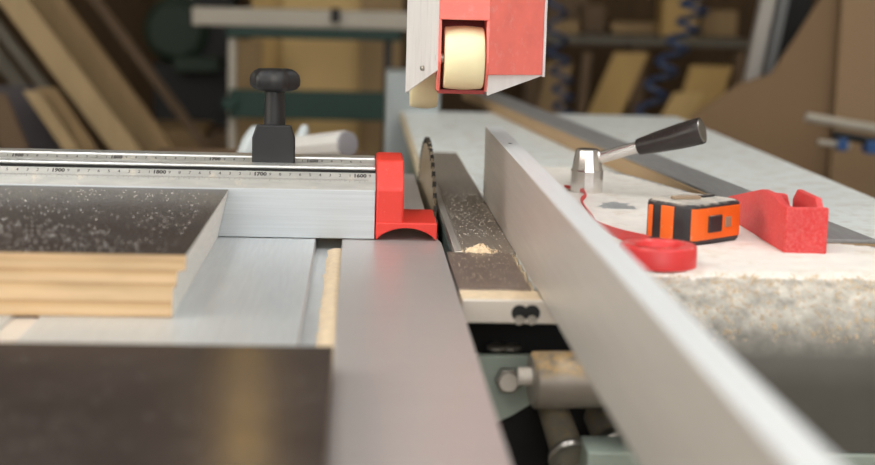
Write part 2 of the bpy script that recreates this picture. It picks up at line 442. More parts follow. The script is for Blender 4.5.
e2 = Vector((0, 8, 5.2)); L2 = e2.length; e2n = e2.normalized(); n2 = Vector((0, -e2n.z, e2n.y))
def fr2(x, y): return Vector((x, F + 54, 68.4)) + e2n * y + n2 * .15
xr1 = px_x(214.6, 159, F + 58); xr2 = px_x(116.3, 158, F + 58); pit2 = (xr1 - xr2) / 10
items = []
for i in range(-15, 40):
    x = xr1 - pit2 * i
    if x < -600 or x > XC - 4: continue
    if i % 10 == 0: items.append((str(1700 + i * 10), x, L2 - 3.6, 6.0, True))
    else: items.append((str(i % 10), x, L2 - 3.6, 4.8, False))
mbt, nm, mk, par = text_mesh(items, fr2, 'ink', 'scale_numeral', rp)
mbt.build('scale_numerals', 'ink', rp)
# red end cap with arched foot
x0c, x1c = XC + 1, px_x(404, 200, F)
cap = MB()
cap.prism([(x0c, F - 2, 52), (x0c, F + 24, 78), (x0c, F + 92, 79), (x0c, F + 92, 14), (x0c, F - 2, 14)], (x1c - x0c, 0, 0))
capo = cap.build('end_cap', 'red', cf, bevel=2.5, seg=3)
xf1 = px_x(437, 225, F)
foot = MB()
arch = []
nA = 14
for i in range(nA + 1):
    u = i / nA
    arch.append((x0c + 1.5 + (xf1 - x0c - 3) * u, F - 3, 1.2 + 11.5 * (math.sin(math.pi * u) ** .7)))
prof = [(xf1, F - 3, .8), (xf1, F - 3, 18), (x0c, F - 3, 18), (x0c, F - 3, .8)] + arch
foot.prism([(p[0], p[1], p[2]) for p in prof], (0, 98, 0))
foot.build('foot', 'red', cf, bevel=1.2)

# flip stop with star knob
xs0, xs1 = px_x(252, 150, F + 48), px_x(295, 150, F + 48)
cx = (xs0 + xs1) / 2 ; hw = (xs1 - xs0) / 2
fs = thing('flip_stop', 'black flip stop with star knob clamped on the crosscut fence rails', 'stop', (cx, F + 50, 64))
ztop = A(273, 125, F + 48).z; zsh = A(273, 138, F + 48).z
MB().prism([(cx - hw, F + 46.5, 62), (cx - hw, F + 46.5, zsh), (cx - hw * .8, F + 46.5, ztop), (cx + hw * .8, F + 46.5, ztop), (cx + hw, F + 46.5, zsh), (cx + hw, F + 46.5, 62)], (0, 7.2, 0)).build('block', 'black', fs, bevel=1.5)
MB().prism([(cx - hw * .8, F + 54, 76.2), (cx - hw * .8, F + 54, zsh - 2), (cx - hw * .5, F + 54, ztop - 2), (cx + hw * .5, F + 54, ztop - 2), (cx + hw * .8, F + 54, zsh - 2), (cx + hw * .8, F + 54, 76.2)], (0, 24, 0)).build('block', 'black', fs, bevel=1.5)
zk0, zk1 = A(273, 91, F + 60).z, A(273, 69, F + 60).z
ky = F + 64
MB().lathe((cx, ky, ztop - 4), (0, 0, 1), [(0, 11.5), (6, 11), (zk0 - ztop + 5, 10)], 32).build('stem', 'black', fs)
kb = MB(); rs = []
hk = zk1 - zk0
for h, sc in ((0, .62), (.10, .86), (.25, .98), (.5, 1.0), (.72, .96), (.88, .84), (1.0, .66)):
    ring = []
    for j in range(60):
        a = 2 * math.pi * j / 60
        r = 24.0 + 2.9 * math.cos(6 * a + 1.2)
        ring.append(Vector((cx + r * sc * math.cos(a), ky + r * sc * math.sin(a), zk0 + hk * h)))
    rs.append(ring)
kb.rings(rs)
kb.build('star_knob', 'black', fs, sharp=1.2)
sx0, sx1 = px_x(297, 160, F + 50), px_x(331, 160, F + 50)
slp = MB().box(sx0 - 6, sx1, F + 46.3, F + 53.5, 62, 69.2).build('slide_plate', 'alu_scale', fs, bevel=.6)
for px in (305, 325):
    x = px_x(px, 159, F + 50)
    MB().lathe((x, F + 50, 69.25), (0, 0, 1), [(0, 2.6), (.25, 2.6)], 16).build('hole', 'rubber', slp)

# ---------------------------------------------------------------- boards on the sliding table
YP0 = G(172, 318).y; T = 48.6
xt = G(187, 254, T).x; xm = A(176, 280, YP0).x; xbm = G(172, 318).x
zt1 = A(187, 270, YP0).z; zt2 = A(175, 286, YP0).z
panel = MB()
prof = [(xt, T), (xt - .5, zt1), (xm + 1.5, zt1 - 1.5), (xm, zt2), (xbm + .8, zt2 - 2), (xbm, .3), (-700, .3), (-700, T)]
pts = [Vector((x, YP0, z)) for x, z in prof]
n = len(pts)
def straight(y):
    o_ = []
    for i, (x, z) in enumerate(prof):
        if i < 6: x = xt + (xbm - xt) * (T - z) / T
        o_.append(Vector((x, y, z)))
    return o_
mid = straight(YP0 + 14); back = straight(YFACE - 2)
# front edge (plies), sawn right face leaning under, film on top
bmv = [panel.bm.verts.new(p) for p in pts]; bmm = [panel.bm.verts.new(p) for p in mid]; bmb = [panel.bm.verts.new(p) for p in back]
def fc(vs, mi):
    f = panel.bm.faces.new(vs); f.material_index = mi
fc(bmv, 1); fc(bmb[::-1], 1)
for i in range(n):
    j = (i + 1) % n
    mi = 0 if i == n - 1 else (2 if i < 5 else 1)
    fc([bmv[i], bmv[j], bmm[j], bmm[i]], mi); fc([bmm[i], bmm[j], bmb[j], bmb[i]], mi)
tag(panel.build('plywood_board', ['film', 'ply_edge', 'ply_cut_lit'], origin=(-400, YP0 + 150, 0), sharp=.3),
    'thick brown film-coated plywood panel with layered front edge against the crosscut fence', 'board')
def flecks(n, x0, x1, y0, y1, z, smax, mk, label, seed, ok=None):
    mb = MB()
    for k in range(n):
        x, y = random.uniform(x0, x1), random.uniform(y0, y1)
        if noise.noise((x * .012, y * .012, seed)) + .35 * noise.noise((x * .05, y * .05, seed)) < random.uniform(-.5, .45): continue
        q = random.uniform(.2, smax)
        mb.faces([(x - q, y - q, z + .05), (x + q, y - q * .6, z + .05), (x + q * .2, y + q, z + .05), (x, y, z + q * 1.1)], [(0, 2, 1), (0, 1, 3), (1, 2, 3), (2, 0, 3)])
    tag(mb.build('dust_flecks', mk), label, 'dust', kind='stuff')
flecks(2600, -520, xt - 14, YP0 + 4, YFACE - 20, T, .62, 'dusty_top', 'white dust flecks scattered on the thick brown coated board', 5)
T2 = 18.0
p = G(333, 346.5, T2)
low = MB().box(-760, p.x, 520, p.y, .3, T2 - .6, 0); low.box(-760, p.x, 520, p.y, T2 - .6, T2, 1)
tag(low.build('coated_board', ['w_brown', 'film_low']), 'dark brown film-coated board lying nearest the viewer on the sliding table', 'board')

# ---------------------------------------------------------------- table saw
YI = G(461, 297).y; YS = G(480, 252).y; YT = G(440, 152).y; YTB = G(520, 113).y
ts = thing('table_saw', 'pale table of the panel saw with steel plates beside the blade', 'table saw', (350, 2000, FL))
XF0 = 155.0
MB().prism([(156, YI + 60, 0), (667, YI + 60, 0), (667, YTB, 0), (94, YTB, 0), (94, YT, 0), (156, YT, 0)], (0, 0, -19)).build('table_top', 'table', ts, bevel=1.5)
MB().box(87, 93, YT - 180, YTB, -19, .4).build('edge_strip', 'edge_beige', ts, bevel=1)
MB().box(105, 155.5, YS, YT, -8, -.3).build('steel_plate', 'steel_dark', ts, bevel=.8)
MB().box(96.5, 104.2, YS, YT - 180, -8, .3).build('slot_strip', 'steel_strip', ts, bevel=.5)
YL = G(470, 288).y
MB().box(88.5, 150, YL, YS - .6, -8, -.2).build('insert_plate', 'steel_brown', ts, bevel=.6)
MB().box(89, 156, YI, YL - .4, -19, -1.6).build('front_ledge', 'sawdust', ts, bevel=.5)
zfb = A(470, 323, YI - 3).z
fb = MB().box(89, 215, YI - 4, YI - .5, zfb, -1).build('front_bar', 'white_metal', ts, bevel=1.2)
for px in (519.5, 532):
    c = A(px, 313, YI - 4)
    s_ = MB().lathe(c + Vector((0, .5, 0)), (0, -1, 0), [(0, 6.8), (1.0, 6.8), (1.2, 5.5)], 24).build('screw', 'rubber', fb)
    MB().lathe(c + Vector((0, .2, -6.0)), (0, -1, 0), [(0, 4.6), (.9, 4.2)], 20).build('washer', 'chrome', s_)
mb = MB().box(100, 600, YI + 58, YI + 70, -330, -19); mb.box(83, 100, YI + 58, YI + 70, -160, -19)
mb.build('recess_shade', 'shade_black', ts)  # black sheet standing in for the shade inside the opening
# bracket below the front bar
YBk = YI + 14
gb = [A(x, y, YBk) for x, y in ((462, 356), (600, 356), (600, 380), (560, 392), (535, 402), (512, 416), (490, 426), (462, 434))]
MB().prism(gb, (0, 10, 0)).build('bracket', 'mint', ts, bevel=1)
nb = thing_part = None
cN = A(507, 378, YBk)
rr = 11.0
hexp = [cN + Vector((rr * math.cos(math.pi / 3 * i), -.2, rr * math.sin(math.pi / 3 * i))) for i in range(6)]
nut = MB().prism(hexp, (0, -13, 0)).build('nut', 'steel', ts, bevel=1)
MB().cyl(cN + Vector((0, -13, 0)), cN + Vector((0, -16, 0)), 7.5).build('bolt_end', 'white_metal', nut)
for px in (497, 512):
    c = A(px, 349, YI + 30)
    MB().lathe(c, (0, 0, 1), [(0, 8.5), (3, 8.5), (4, 6)], 20).build('bolt_head', 'steel', ts)
# guide rail (round bar along the front)
cR = A(531, 380, YBk - 42)
rR = (A(537, 352, YBk - 42).z - A(537, 408, YBk - 42).z) / 2
xs_ = cR.x
gr = MB().lathe((xs_, cR.y, cR.z), (1, .10, 0), [(0, rR - 3), (2.5, rR), (225 - xs_, rR)], 40).build('guide_rail', 'rail_steel', ts)
MB().cyl((xs_ - 11, cR.y, cR.z + 3), (xs_ + 2, cR.y, cR.z + 3), 7.5).build('spigot', 'white_metal', gr)
# rod and ring below the rail
p0 = A(549, 398, YBk + 40); p1 = A(570, 458, YBk - 30)
rod = MB().cyl(p0, p1, 13, 14.5, 28).build('stop_rod', 'tube_steel', ts)
d = (p1 - p0).normalized()
MB().lathe(p1 - d * 6, d, [(0, 17), (5, 18.5), (8, 17), (8, 11), (5, 10)], 32).build('end_ring', 'steel', rod)
q0, q1 = A(600, 415, YBk + 40), A(616, 450, YBk - 10)
rod2 = MB().cyl(q0, q1, 15, 15, 24).build('stop_rod', 'tube_steel', ts)
MB().lathe(q1 - Vector((0, 4, 0)), (q1 - q0), [(-10, 19), (0, 19), (2, 17), (2, 12)], 28).build('end_ring', 'steel', rod2)
gb2 = [A(x, y, YBk + 20) for x, y in ((582, 470), (604, 446), (620, 436), (660, 430), (660, 520), (560, 520))]
MB().prism(gb2, (0, 8, 0)).build('bracket', 'mint', ts, bevel=1)
gb3 = [A(x, y, YBk + 55) for x, y in ((560, 400), (580, 400), (612, 452), (596, 462))]
MB().prism(gb3, (0, 8, 0)).build('brace', 'cabinet', ts)
MB().box(100, 700, YI + 75, YTB - 150, FL, -19).build('cabinet', 'cabinet', ts, bevel=4)
MB().box(-500, 78, YI + 160, YE - 250, FL, -121).build('base', 'cabinet', sl, bevel=4)
mb = MB().box(190, 900, cR.y - 30, cR.y + 16, -240, -114)
mb.build('lower_beam', 'mint', ts, bevel=2)

# saw blade
R = 215.0; bz = 68.0; bY = (G(443, 215).y + G(427, 178).y) / 2 + 20
bX0 = 87.6; yaw = math.radians(1.2)
sb = MB()
N = 72; outline = []
ax = Vector((math.cos(yaw), math.sin(yaw), 0)); ay = Vector((-math.sin(yaw), math.cos(yaw), 0))
def bp(r, a, off): return Vector((bX0, bY, bz - R)) + ay * (r * math.cos(a)) + Vector((0, 0, r * math.sin(a))) + ax * off
for i in range(N):
    a0 = 2 * math.pi * i / N; st = 2 * math.pi / N
    outline += [(R, a0), (R - 1, a0 + st * .38), (R - 10, a0 + st * .52), (R - 10, a0 + st * .8)]
sb.prism([bp(r, a, -1.1) for r, a in outline], ax * 2.2)
for i in range(N):
    a0 = 2 * math.pi * i / N; st = 2 * math.pi / N
    sb.prism([bp(R + .6, a0 - st * .02, -2.1), bp(R - .3, a0 + st * .36, -2.1), bp(R - 7, a0 + st * .12, -2.1), bp(R - 7, a0 - st * .02, -2.1)], ax * 4.2, 1)
tag(sb.build('saw_blade', ['blade', 'tooth'], origin=(bX0, bY, bz - R)), 'toothed circular saw blade rising from the slot seen edge on', 'saw blade')
# sawdust heap on the seam
def heap(name, c, rx, ry, h, label, seed=0, mk='dust_pile'):
    mb = MB(); rs = []; n = 26
    for k in range(9):
        t = k / 8.0
        ring = []
        for j in range(n):
            a = 2 * math.pi * j / n
            w = 1 + .35 * noise.noise((math.cos(a) * 1.6 + seed, math.sin(a) * 1.6, seed + t))
            r = (1 - t) * w
            zz = h * (1 - (1 - t) ** 1.6) * (1 + .5 * noise.noise((math.cos(a) * 3 + seed, math.sin(a) * 3, t * 3)))
            ring.append(Vector((c[0] + rx * r * math.cos(a), c[1] + ry * r * math.sin(a), c[2] + max(0, zz))))
        rs.append(ring)
    mb.rings(rs)
    for k in range(150):
        a = random.random() * 6.283; r = .5 + random.random() ** 1.5 * 1.1
        x, y = c[0] + rx * r * math.cos(a), c[1] + ry * r * math.sin(a)
        s = random.uniform(.3, .9); zb = c[2] + max(0, h * (1 - min(1, r) ** 1.2)) * .9
        mb.faces([(x - s, y - s, zb), (x + s, y - s, zb), (x, y + s, zb), (x, y, zb + s * 1.5)], [(0, 2, 1), (0, 1, 3), (1, 2, 3), (2, 0, 3)])
    return tag(mb.build(name, mk), label, 'sawdust', kind='stuff')
c = G(481, 251)
heap('sawdust_heap', (c.x, c.y, -.2), 14, 10, 6.5, 'small tan sawdust heap on the seam of the steel plates')
flecks(420, 90, 149, YL + 3, YS - 3, -.2, .6, 'sawdust', 'sawdust flecks on the brown steel plate in front of the sawdust heap', 3)
flecks(700, 106, 154, YS + 3, YS + 420, -.3, .8, 'dusty_top', 'pale dust flecks on the long steel plate between blade and fence', 8)
dust_strip('sawdust_line', 150.4, 154.6, YL + 2, YS + 2, -8, 9, 'thin line of sawdust along the foot of the rip fence', 40, 'sawdust', .6)

# ---------------------------------------------------------------- rip fence with casting and clamp lever
HF = 88.0
YFE = G(484, 198).y
rf = thing('rip_fence', 'long flat metal rip fence with dusty casting and chrome clamp lever', 'fence', (300, 1300, 0))
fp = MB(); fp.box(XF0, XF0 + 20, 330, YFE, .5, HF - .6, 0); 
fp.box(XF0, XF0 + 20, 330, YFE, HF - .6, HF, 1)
fpo = fp.build('fence_plate', ['fence', 'fence_lit'], rf, bevel=.7)
c = G(511, 143.5, HF)
MB().lathe((c.x - 1, c.y, HF), (0, 0, 1), [(0, 2.2), (.3, 2.2)], 16).build('hole', 'rubber', fpo)
ZC = 20.0
YCF = G(800, 274, ZC).y
cpts = [G(x, y, ZC) for x, y in ((545, 167), (600, 168), (640, 178), (713, 199), (780, 226), (822, 240), (875, 247), (960, 252))]
xl = XF0 + 20.2
# casting: top outline swept down, front with a big round nose
outl = [(xl, cpts[0].y)] + [(p.x, p.y) for p in cpts[1:]] + [(1100, cpts[-1].y - 6)]
cast = MB()
yb = YCF
body = [Vector((x, y, ZC)) for x, y in outl] + [Vector((1100, yb, ZC)), Vector((xl, yb, ZC))]
cast.prism(body, (0, 0, -19), 1)
RN = 80.0
nose = [(yb, ZC)]
for i in range(1, 15):
    a = math.radians(90 - 90 * i / 14.0)
    nose.append((yb - RN * math.cos(a), ZC - RN + RN * math.sin(a)))
nose_top = [q for q in nose if q[1] > -12] + [(yb, -12)]
cast.prism([(xl, y, z) for y, z in nose_top], (228 - xl, 0, 0))
nose += [(yb - RN + 3, -113), (yb - 4, -113), (yb, -10)]
cast.prism([(228, y, z) for y, z in nose], (1100 - 228, 0, 0))
cast.build('casting', ['dusty', 'alu_deck'], rf, sharp=.5)
# lever
cb = G(586, 193, ZC)
s = FPX / (cb.y + 40)
hb = MB().lathe(cb + Vector((0, 0, -.5)), (0, 0, 1), [(0, 19.0), (27, 19.0), (28.5, 18.0), (31, 17.6), (51, 14), (52.5, 12), (52.8, 3)], 12).build('clamp_lever', 'chrome', rf, sharp=.4)
pa = A(598, 158, cb.y); pb = A(638, 147, cb.y - 12); pc = A(702, 130.5, cb.y - 48)
hb['label'] = 'chrome clamp lever with black grip'
MB().cyl(pa, pb + (pb - pa) * .1, 7, 6.6, 20).build('rod', 'chrome', hb)
dg = (pc - pb); Lg = dg.length
MB().lathe(pb, dg, [(0, 8.5), (1, 9.6), (Lg * .3, 12.2), (Lg * .65, 14.6), (Lg * .97, 15.4), (Lg, 14.8)], 28).build('grip', 'grip', hb)
MB().lathe(pb + dg, dg, [(-.1, 13.6), (.8, 12.8), (1.0, 4)], 24).build('grip_cap', 'steel', hb)

# dust layer on the casting: irregular sheet, with thin bare patches
mb = MB(); NX, NY = 90, 60
grid = {}
def inside(x, y):
    pts2 = [(q.x, q.y) for q in body]; c_ = False
    for i in range(len(pts2)):
        (x1, y1), (x2, y2) = pts2[i], pts2[i - 1]
        if (y1 > y) != (y2 > y) and x < (x2 - x1) * (y - y1) / (y2 - y1) + x1: c_ = not c_
    return c_
x0, x1, y0, y1 = xl + 1, 700, yb - 22, cpts[0].y - 2
NY = 76
bare = G(617, 206.5, ZC)
for i in range(NX + 1):
    for j in range(NY + 1):
        x = x0 + (x1 - x0) * i / NX; y = y0 + (y1 - y0) * j / NY
        h = 1.7 + 1.2 * noise.noise((x * .02, y * .02, 4)) + .8 * noise.noise((x * .09, y * .09, 1))
        db = math.hypot((x - bare.x) / 22, (y - bare.y) / 34) + .5 * noise.noise((x * .05, y * .05, 9))
        if db < 1: h = -.5
        zz = ZC
        if y < yb + 3:
            k_ = max(0, yb - y)
            zz = ZC - RN + math.sqrt(RN * RN - k_ * k_)
            h = h * (1 - k_ / 24) + 2.0 * noise.noise((x * .09, y * .09, 7)) * min(1, k_ / 8) - 1.0 * k_ / 24
        grid[i, j] = (x, y, zz + h, y < yb + 3 or (inside(x, y) and inside(x + 6, y + 6) and inside(x + 4, y)))
vs = {}
for k, (x, y, z, ok) in grid.items():
    if ok: vs[k] = mb.bm.verts.new((x, y, z))
for i in range(NX):
    for j in range(NY):
        q = [(i, j), (i + 1, j), (i + 1, j + 1), (i, j + 1)]
        if all(t in vs for t in q): mb.bm.faces.new([vs[t] for t in q])
tag(mb.build('sawdust_layer', 'dusty_top', sharp=3), 'cream sawdust layer covering the casting beside the rip fence', 'sawdust', kind='stuff')
# loose grains on the round nose
mb = MB()
for k in range(5200):
    x = random.uniform(xl + 2, 760); a = math.radians(90 - 62 * random.random() ** 1.9)
    if random.random() > .35 + .65 * (noise.noise((x * .03, a * 2, 2)) * .5 + .5): continue
    y = yb - (RN + .1) * math.cos(a); z = ZC - RN + (RN + .1) * math.sin(a); s = random.uniform(.6, 1.9)
    if x < 231 and z < -8: continue
    nn = Vector((0, -math.cos(a), math.sin(a))); p = Vector((x, y, z)); uu = Vector((1, 0, 0)); vv = nn.cross(uu)
    an = random.random() * 3; u2 = (uu * math.cos(an) + vv * math.sin(an)) * s; v2 = (vv * math.cos(an) - uu * math.sin(an)) * s * .7
    mb.faces([p - u2 - v2, p + u2 - v2, p + v2, p + nn * s * .9], [(0, 2, 1), (0, 1, 3), (1, 2, 3), (2, 0, 3)])
tag(mb.build('sawdust_grains', 'sawdust'), 'loose sawdust grains scattered over the rounded front of the casting', 'sawdust', kind='stuff')

# ---------------------------------------------------------------- things lying on the dusty casting
ZS = ZC + 1.6
# tape measure
cor = G(690, 247, ZS)
ang = math.radians(40); tu = Vector((math.cos(ang), math.sin(ang), 0)); tv = Vector((-math.sin(ang), math.cos(ang), 0))
La, Lb = 80.0, 64.0
to = cor + tu * -2 + tv * -2
HT = A(690, 206, cor.y).z - ZS
def rrect(a, b, r, inset=0.0, n=8):
    """rounded outline in (u, v) starting at the corner nearest the viewer's right"""
    pts = []
    for (cu, cv, s0) in ((a - r[1], r[1], -90), (a - r[2], b - r[2], 0), (r[3], b - r[3], 90), (r[0], r[0], 180)):
        rad = {(-90): r[1], 0: r[2], 90: r[3], 180: r[0]}[s0]
        for i in range(n + 1):
            t = math.radians(s0 + 90 * i / n); pts.append((cu + (rad - inset) * math.cos(t), cv + (rad - inset) * math.sin(t)))
    return pts
RR = (12, 10, 20, 22)
def tp(u, v, z): return to + tu * u + tv * v + Vector((0, 0, z))
tm = thing('tape_measure', 'black and orange tape measure lying flat on the sawdust by the red block', 'tape measure', tp(La / 2, Lb / 2, 0))
cs = MB(); rs = []
for z, ins in ((0, 2.5), (2, .5), (4, 0), (HT - 4, 0), (HT - 1.4, .8), (HT, 3)):
    rs.append([tp(u, v, z) for u, v in rrect(La, Lb, RR, ins)])
cs.rings(rs); cs.build('case', 'tape_case', tm, sharp=.8)
out = rrect(La, Lb, RR, -.7)
def band(idx, z0, z1, name='orange_band', mk='orange', inset=(-.8, 1.5)):
    o1 = rrect(La, Lb, RR, inset[0]); o2 = rrect(La, Lb, RR, inset[1]); mb = MB()
    rs = [[tp(*o1[i], z0), tp(*o1[i], z1), tp(*o2[i], z1), tp(*o2[i], z0)] for i in idx]
    mb.rings(rs); return mb.build(name, mk, tm, bevel=.4)
# front (right-hand) face: orange panel with dark button
o1 = [(RR[0] * .35, -.9), (La - RR[1], -.9)]
pan = band([31, 32, 33, 34, 35, 0, 1, 2, 3], 5, HT - 3.5, 'orange_panel')
b2 = MB(); b2.obox(tp(-1.0, RR[0] + 9, 4), tv * 15, tu * 2, (0, 0, HT - 7)); b2.build('orange_band', 'orange', tm, bevel=.8)
MB().obox(tp(RR[0] + 12, -2.8, HT * .30), tu * 20, tv * 3, (0, 0, HT * .42)).build('lock_button', 'tape_case', tm, bevel=1.2)
MB().obox(tp(La - RR[1] - 20, -1.8, HT * .38), tu * 9, tv * 2, (0, 0, HT * .26)).build('arrow_mark', 'clip_tan', pan, bevel=.6)
b3 = MB(); b3.obox(tp(-1.0, RR[0] + 34, 4), tv * 5, tu * 2, (0, 0, HT - 8)); b3.build('orange_band', 'orange', tm, bevel=.8)
MB().rings([[tp(u, v, HT - .4) for u, v in rrect(La, Lb, RR, 3.5)], [tp(u, v, HT + .5) for u, v in rrect(La, Lb, RR, 4.2)]]).build('top_plate', 'tape_top', tm)
MB().obox(tp(La * .22, Lb * .55, HT + .6), tu * 26 - tv * 12, tv * 8 + tu * 4, (0, 0, 3)).build('belt_clip', 'clip_tan', tm, bevel=.8)
MB().obox(tp(La * .68, Lb * .45, HT + .4), tu * 18, tv * 7, (0, 0, 2.2)).build('clip_screw_plate', 'tape_case', tm, bevel=.6)
MB().obox(tp(La + .2, 6, 5), tu * 2.2, tv * 22, (0, 0, HT - 11)).build('end_hook', 'red_deep', tm, bevel=.6)

# red block with notched walls
f0 = G(784, 253.5, ZS); f1 = G(826, 254, ZS)
hx = f1.x - f0.x; hL = A(785, 207.5, f0.y).z - ZS
rb = thing('push_block', 'red plastic block with notched top on the dusty casting', 'block', (f0.x + hx / 2, f0.y + 60, ZS))
X0, X1, Yf = f0.x, f1.x, f0.y
t0 = A(770, 193, Yf + 56); hH = t0.z - ZS
tfar = A(721, 196, Yf + 215); hE = tfar.z - ZS
wl = 8.0
mb = MB()
mb.box(X0 + .3, X1, Yf, Yf + 7, ZS, ZS + hL)                     # front wall
mb.box(X0 + 1, X1 - 1, Yf + 6, Yf + 150, ZS, ZS + 12)
mb.build('base', 'red_dusty', rb, bevel=1.2)
lp = [(Yf + 5, 0), (Yf + 5, hL - .5)]
for i in range(9):
    a = i / 8.0; lp.append((Yf + 10 + 38 * a, hL - .5 + (hH - hL + .5) * (a ** 1.8)))
lp += [(Yf + 90, hH - 1), (Yf + 215, hE), (Yf + 215, 0)]
MB().prism([(X0, y, ZS + z) for y, z in lp], (wl, 0, 0)).build('long_wall', 'red_dusty', rb, bevel=1)
yr0, yr1 = Yf + 14, Yf + 86; X1 -= 3
hR = A(805, 193.5, yr0 + 30).z - ZS
MB().prism([(X1, yr0 - 8, ZS), (X1, yr0 - 8, ZS + hL - 1), (X1, yr0, ZS + hR), (X1, yr1 - 12, ZS + hR), (X1, yr1, ZS + hR - 10), (X1, yr1, ZS)], (-6, 0, 0)).build('short_wall', 'red_dusty', rb, bevel=1.2)
MB().prism([(X0 + wl, Yf + 58, ZS), (X0 + wl, Yf + 58, ZS + hH - 1), (X0 + wl + 9, Yf + 58, ZS + hH - 1.5), (X0 + wl + 12, Yf + 58, ZS + hL - 6), (X0 + wl + 16, Yf + 58, ZS + hL - 12), (X0 + wl + 16, Yf + 58, ZS)], (0, 10, 0)).build('cross_rib', 'red_dusty', rb, bevel=1)

# roll of red tape with a loose tail
rc = (G(688, 268, ZS) + G(612, 250, ZS)) / 2
p_r = A(688, 258, rc.y); rad = 33.0
rc = Vector((p_r.x - rad, G(655, 272, ZS).y + rad, ZS))
tr = thing('tape_roll', 'roll of red tape with crinkled loose tail beside the rip fence', 'tape roll', rc)
mb = MB(); rs = []
for r, z in ((33, .4), (33, 17), (31.5, 18.5), (21, 18.5), (19.5, 17), (19.5, .4)):
    rs.append([rc + Vector((r * math.cos(2 * math.pi * j / 56), r * math.sin(2 * math.pi * j / 56), z)) for j in range(56)])
mb.rings(rs, closed=True); mb.build('roll', 'red_tape', tr, sharp=.8)
path = [G(650, 251, ZS), G(618, 240, ZS), G(600, 228, ZS), G(592, 216, ZS), G(583, 204, ZS), G(586, 197, ZS), G(577, 192, ZS), G(566, 189, ZS)]
def cat(ps, n=10):
    o = []
    for i in range(len(ps) - 1):
        a, b, c, d = ps[max(i - 1, 0)], ps[i], ps[i + 1], ps[min(i + 2, len(ps) - 1)]
        for k in range(n):
            t = k / n
            o.append(.5 * ((2 * b) + (c - a) * t + (2 * a - 5 * b + 4 * c - d) * t * t + (3 * b - 3 * c + d - a) * t ** 3))
    return o + [ps[-1]]
pth = cat(path, 12); mb = MB(); rs = []
for i, p in enumerate(pth):
    t = i / (len(pth) - 1); w = 4 + 9 * (1 - t) ** 3
    tw = .5 + .5 * math.sin(t * 9 + 4)
    dirn = (pth[min(i + 1, len(pth) - 1)] - pth[max(0, i - 1)]).normalized()
    side = Vector((0, 0, 1)).cross(dirn).normalized()
    u = Vector((0, 0, 1)) * math.cos(tw) + side * math.sin(tw); nn = u.cross(dirn).normalized() * .5
    base = Vector((p.x, p.y, ZS + 1.6))
    rs.append([base - nn, base + u * w - nn, base + u * w + nn, base + nn])
mb.rings(rs); mb.build('loose_tail', 'red_tape', tr, sharp=1.2)

# long batten with dark metal cap across the table
def barx(y): return 385 - .095 * (y - 1970)
yb0, yb1 = G(875, 247, ZC).y + 6, 3480
bt = thing('guide_batten', 'long wooden batten capped with dark metal lying across the pale table', 'batten', (barx(2400), 2400, 0))
def skew(x0o, x1o, z0, z1):
    return MB().prism([(barx(yb0) + x0o, yb0, z0), (barx(yb0) + x1o, yb0, z0), (barx(yb1) + x1o, yb1, z0), (barx(yb1) + x0o, yb1, z0)], (0, 0, z1 - z0))
skew(0, 56, .4, 22).build('batten', 'batten', bt, bevel=1)
skew(1.5, 57, 22, 26).build('metal_cap', 'bar_dark', bt, bevel=1)

# ---------------------------------------------------------------- blade guard hanging over the blade
YG = F + 40
def gp(px, py, Y=None): return A(px, py, Y or YG)
gd = thing('blade_guard', 'red and white blade guard with cream rollers hanging above the blade', 'blade guard', gp(464, 95))
zT = 430.0
nl, nr = gp(438, 60), gp(489, 60)
lb, rb_ = A(406, 60, YG + 105), A(543, 60, YG + 60)
zb_ = gp(464, 94).z
# white left plate (leans back to the left), lower edge cut on a slant
zl0, zl1 = A(407, 93, YG + 105).z, gp(438, 70).z
v = Vector
wp = MB().prism([(lb.x, lb.y, zl0), (nl.x, nl.y, zl1), (nl.x, nl.y, zT), (lb.x, lb.y, zT)], (1.6, 3, 0)).build('side_plate', 'white_paint', gd, bevel=.5)
c = A(424.5, 68, YG + 48)
MB().lathe(v((c.x, c.y - 3, c.z)), (-.9, -.5, 0), [(-6, 2.6), (4.2, 2.6), (4.8, 1.6)], 14).build('screw', 'steel', wp)
# red right panel and the white plate under it
zr = gp(489, 75).z; zre = A(543, 75, YG + 60).z
MB().prism([(nr.x, nr.y, zr), (rb_.x, rb_.y, zre), (rb_.x, rb_.y, zT), (nr.x, nr.y, zT)], (-1, 3, 0)).build('red_panel', 'red_paint', gd, bevel=.5)
MB().prism([(nr.x, nr.y + 4, gp(489, 96).z), (rb_.x + 2, rb_.y + 4, zre - .5), (rb_.x + 2, rb_.y + 4, zT), (nr.x, nr.y + 4, zT)], (-1, 3, 0)).build('side_plate', 'white_paint', gd, bevel=.5)
MB().box(rb_.x - .5, rb_.x + 2.5, rb_.y - 2, rb_.y + 8, zre - 2, zT).build('edge_strip', 'white_paint', gd, bevel=.5)
# red nose: cheeks, top block and inner back
zn = gp(464, 20).z
MB().box(nl.x, nr.x, YG - 2, YG + 40, zn, zT).build('nose_block', 'red_paint', gd, bevel=1)
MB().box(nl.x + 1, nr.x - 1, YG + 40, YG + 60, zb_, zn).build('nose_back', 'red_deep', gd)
for a_, b_, pxs in ((nl.x, nl.x + 3, (437, 441)), (nr.x - 3, nr.x, (486, 490))):
    ch = []
    for y_, z_ in ((YG + 40, zb_ + 2), (YG + 12, zb_ + 2), (YG + 2, zb_ + 22), (YG - 4, gp(464, 62).z), (YG - 2, gp(464, 40).z), (YG - 2, zn), (YG + 40, zn)):
        ch.append((a_, y_, z_))
    MB().prism(ch, (b_ - a_, 0, 0)).build('cheek', 'red_paint', gd, bevel=.6)
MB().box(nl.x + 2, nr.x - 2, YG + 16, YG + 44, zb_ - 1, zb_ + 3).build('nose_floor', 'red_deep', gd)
rcx0, rcx1 = gp(445, 60).x, gp(486.5, 60).x
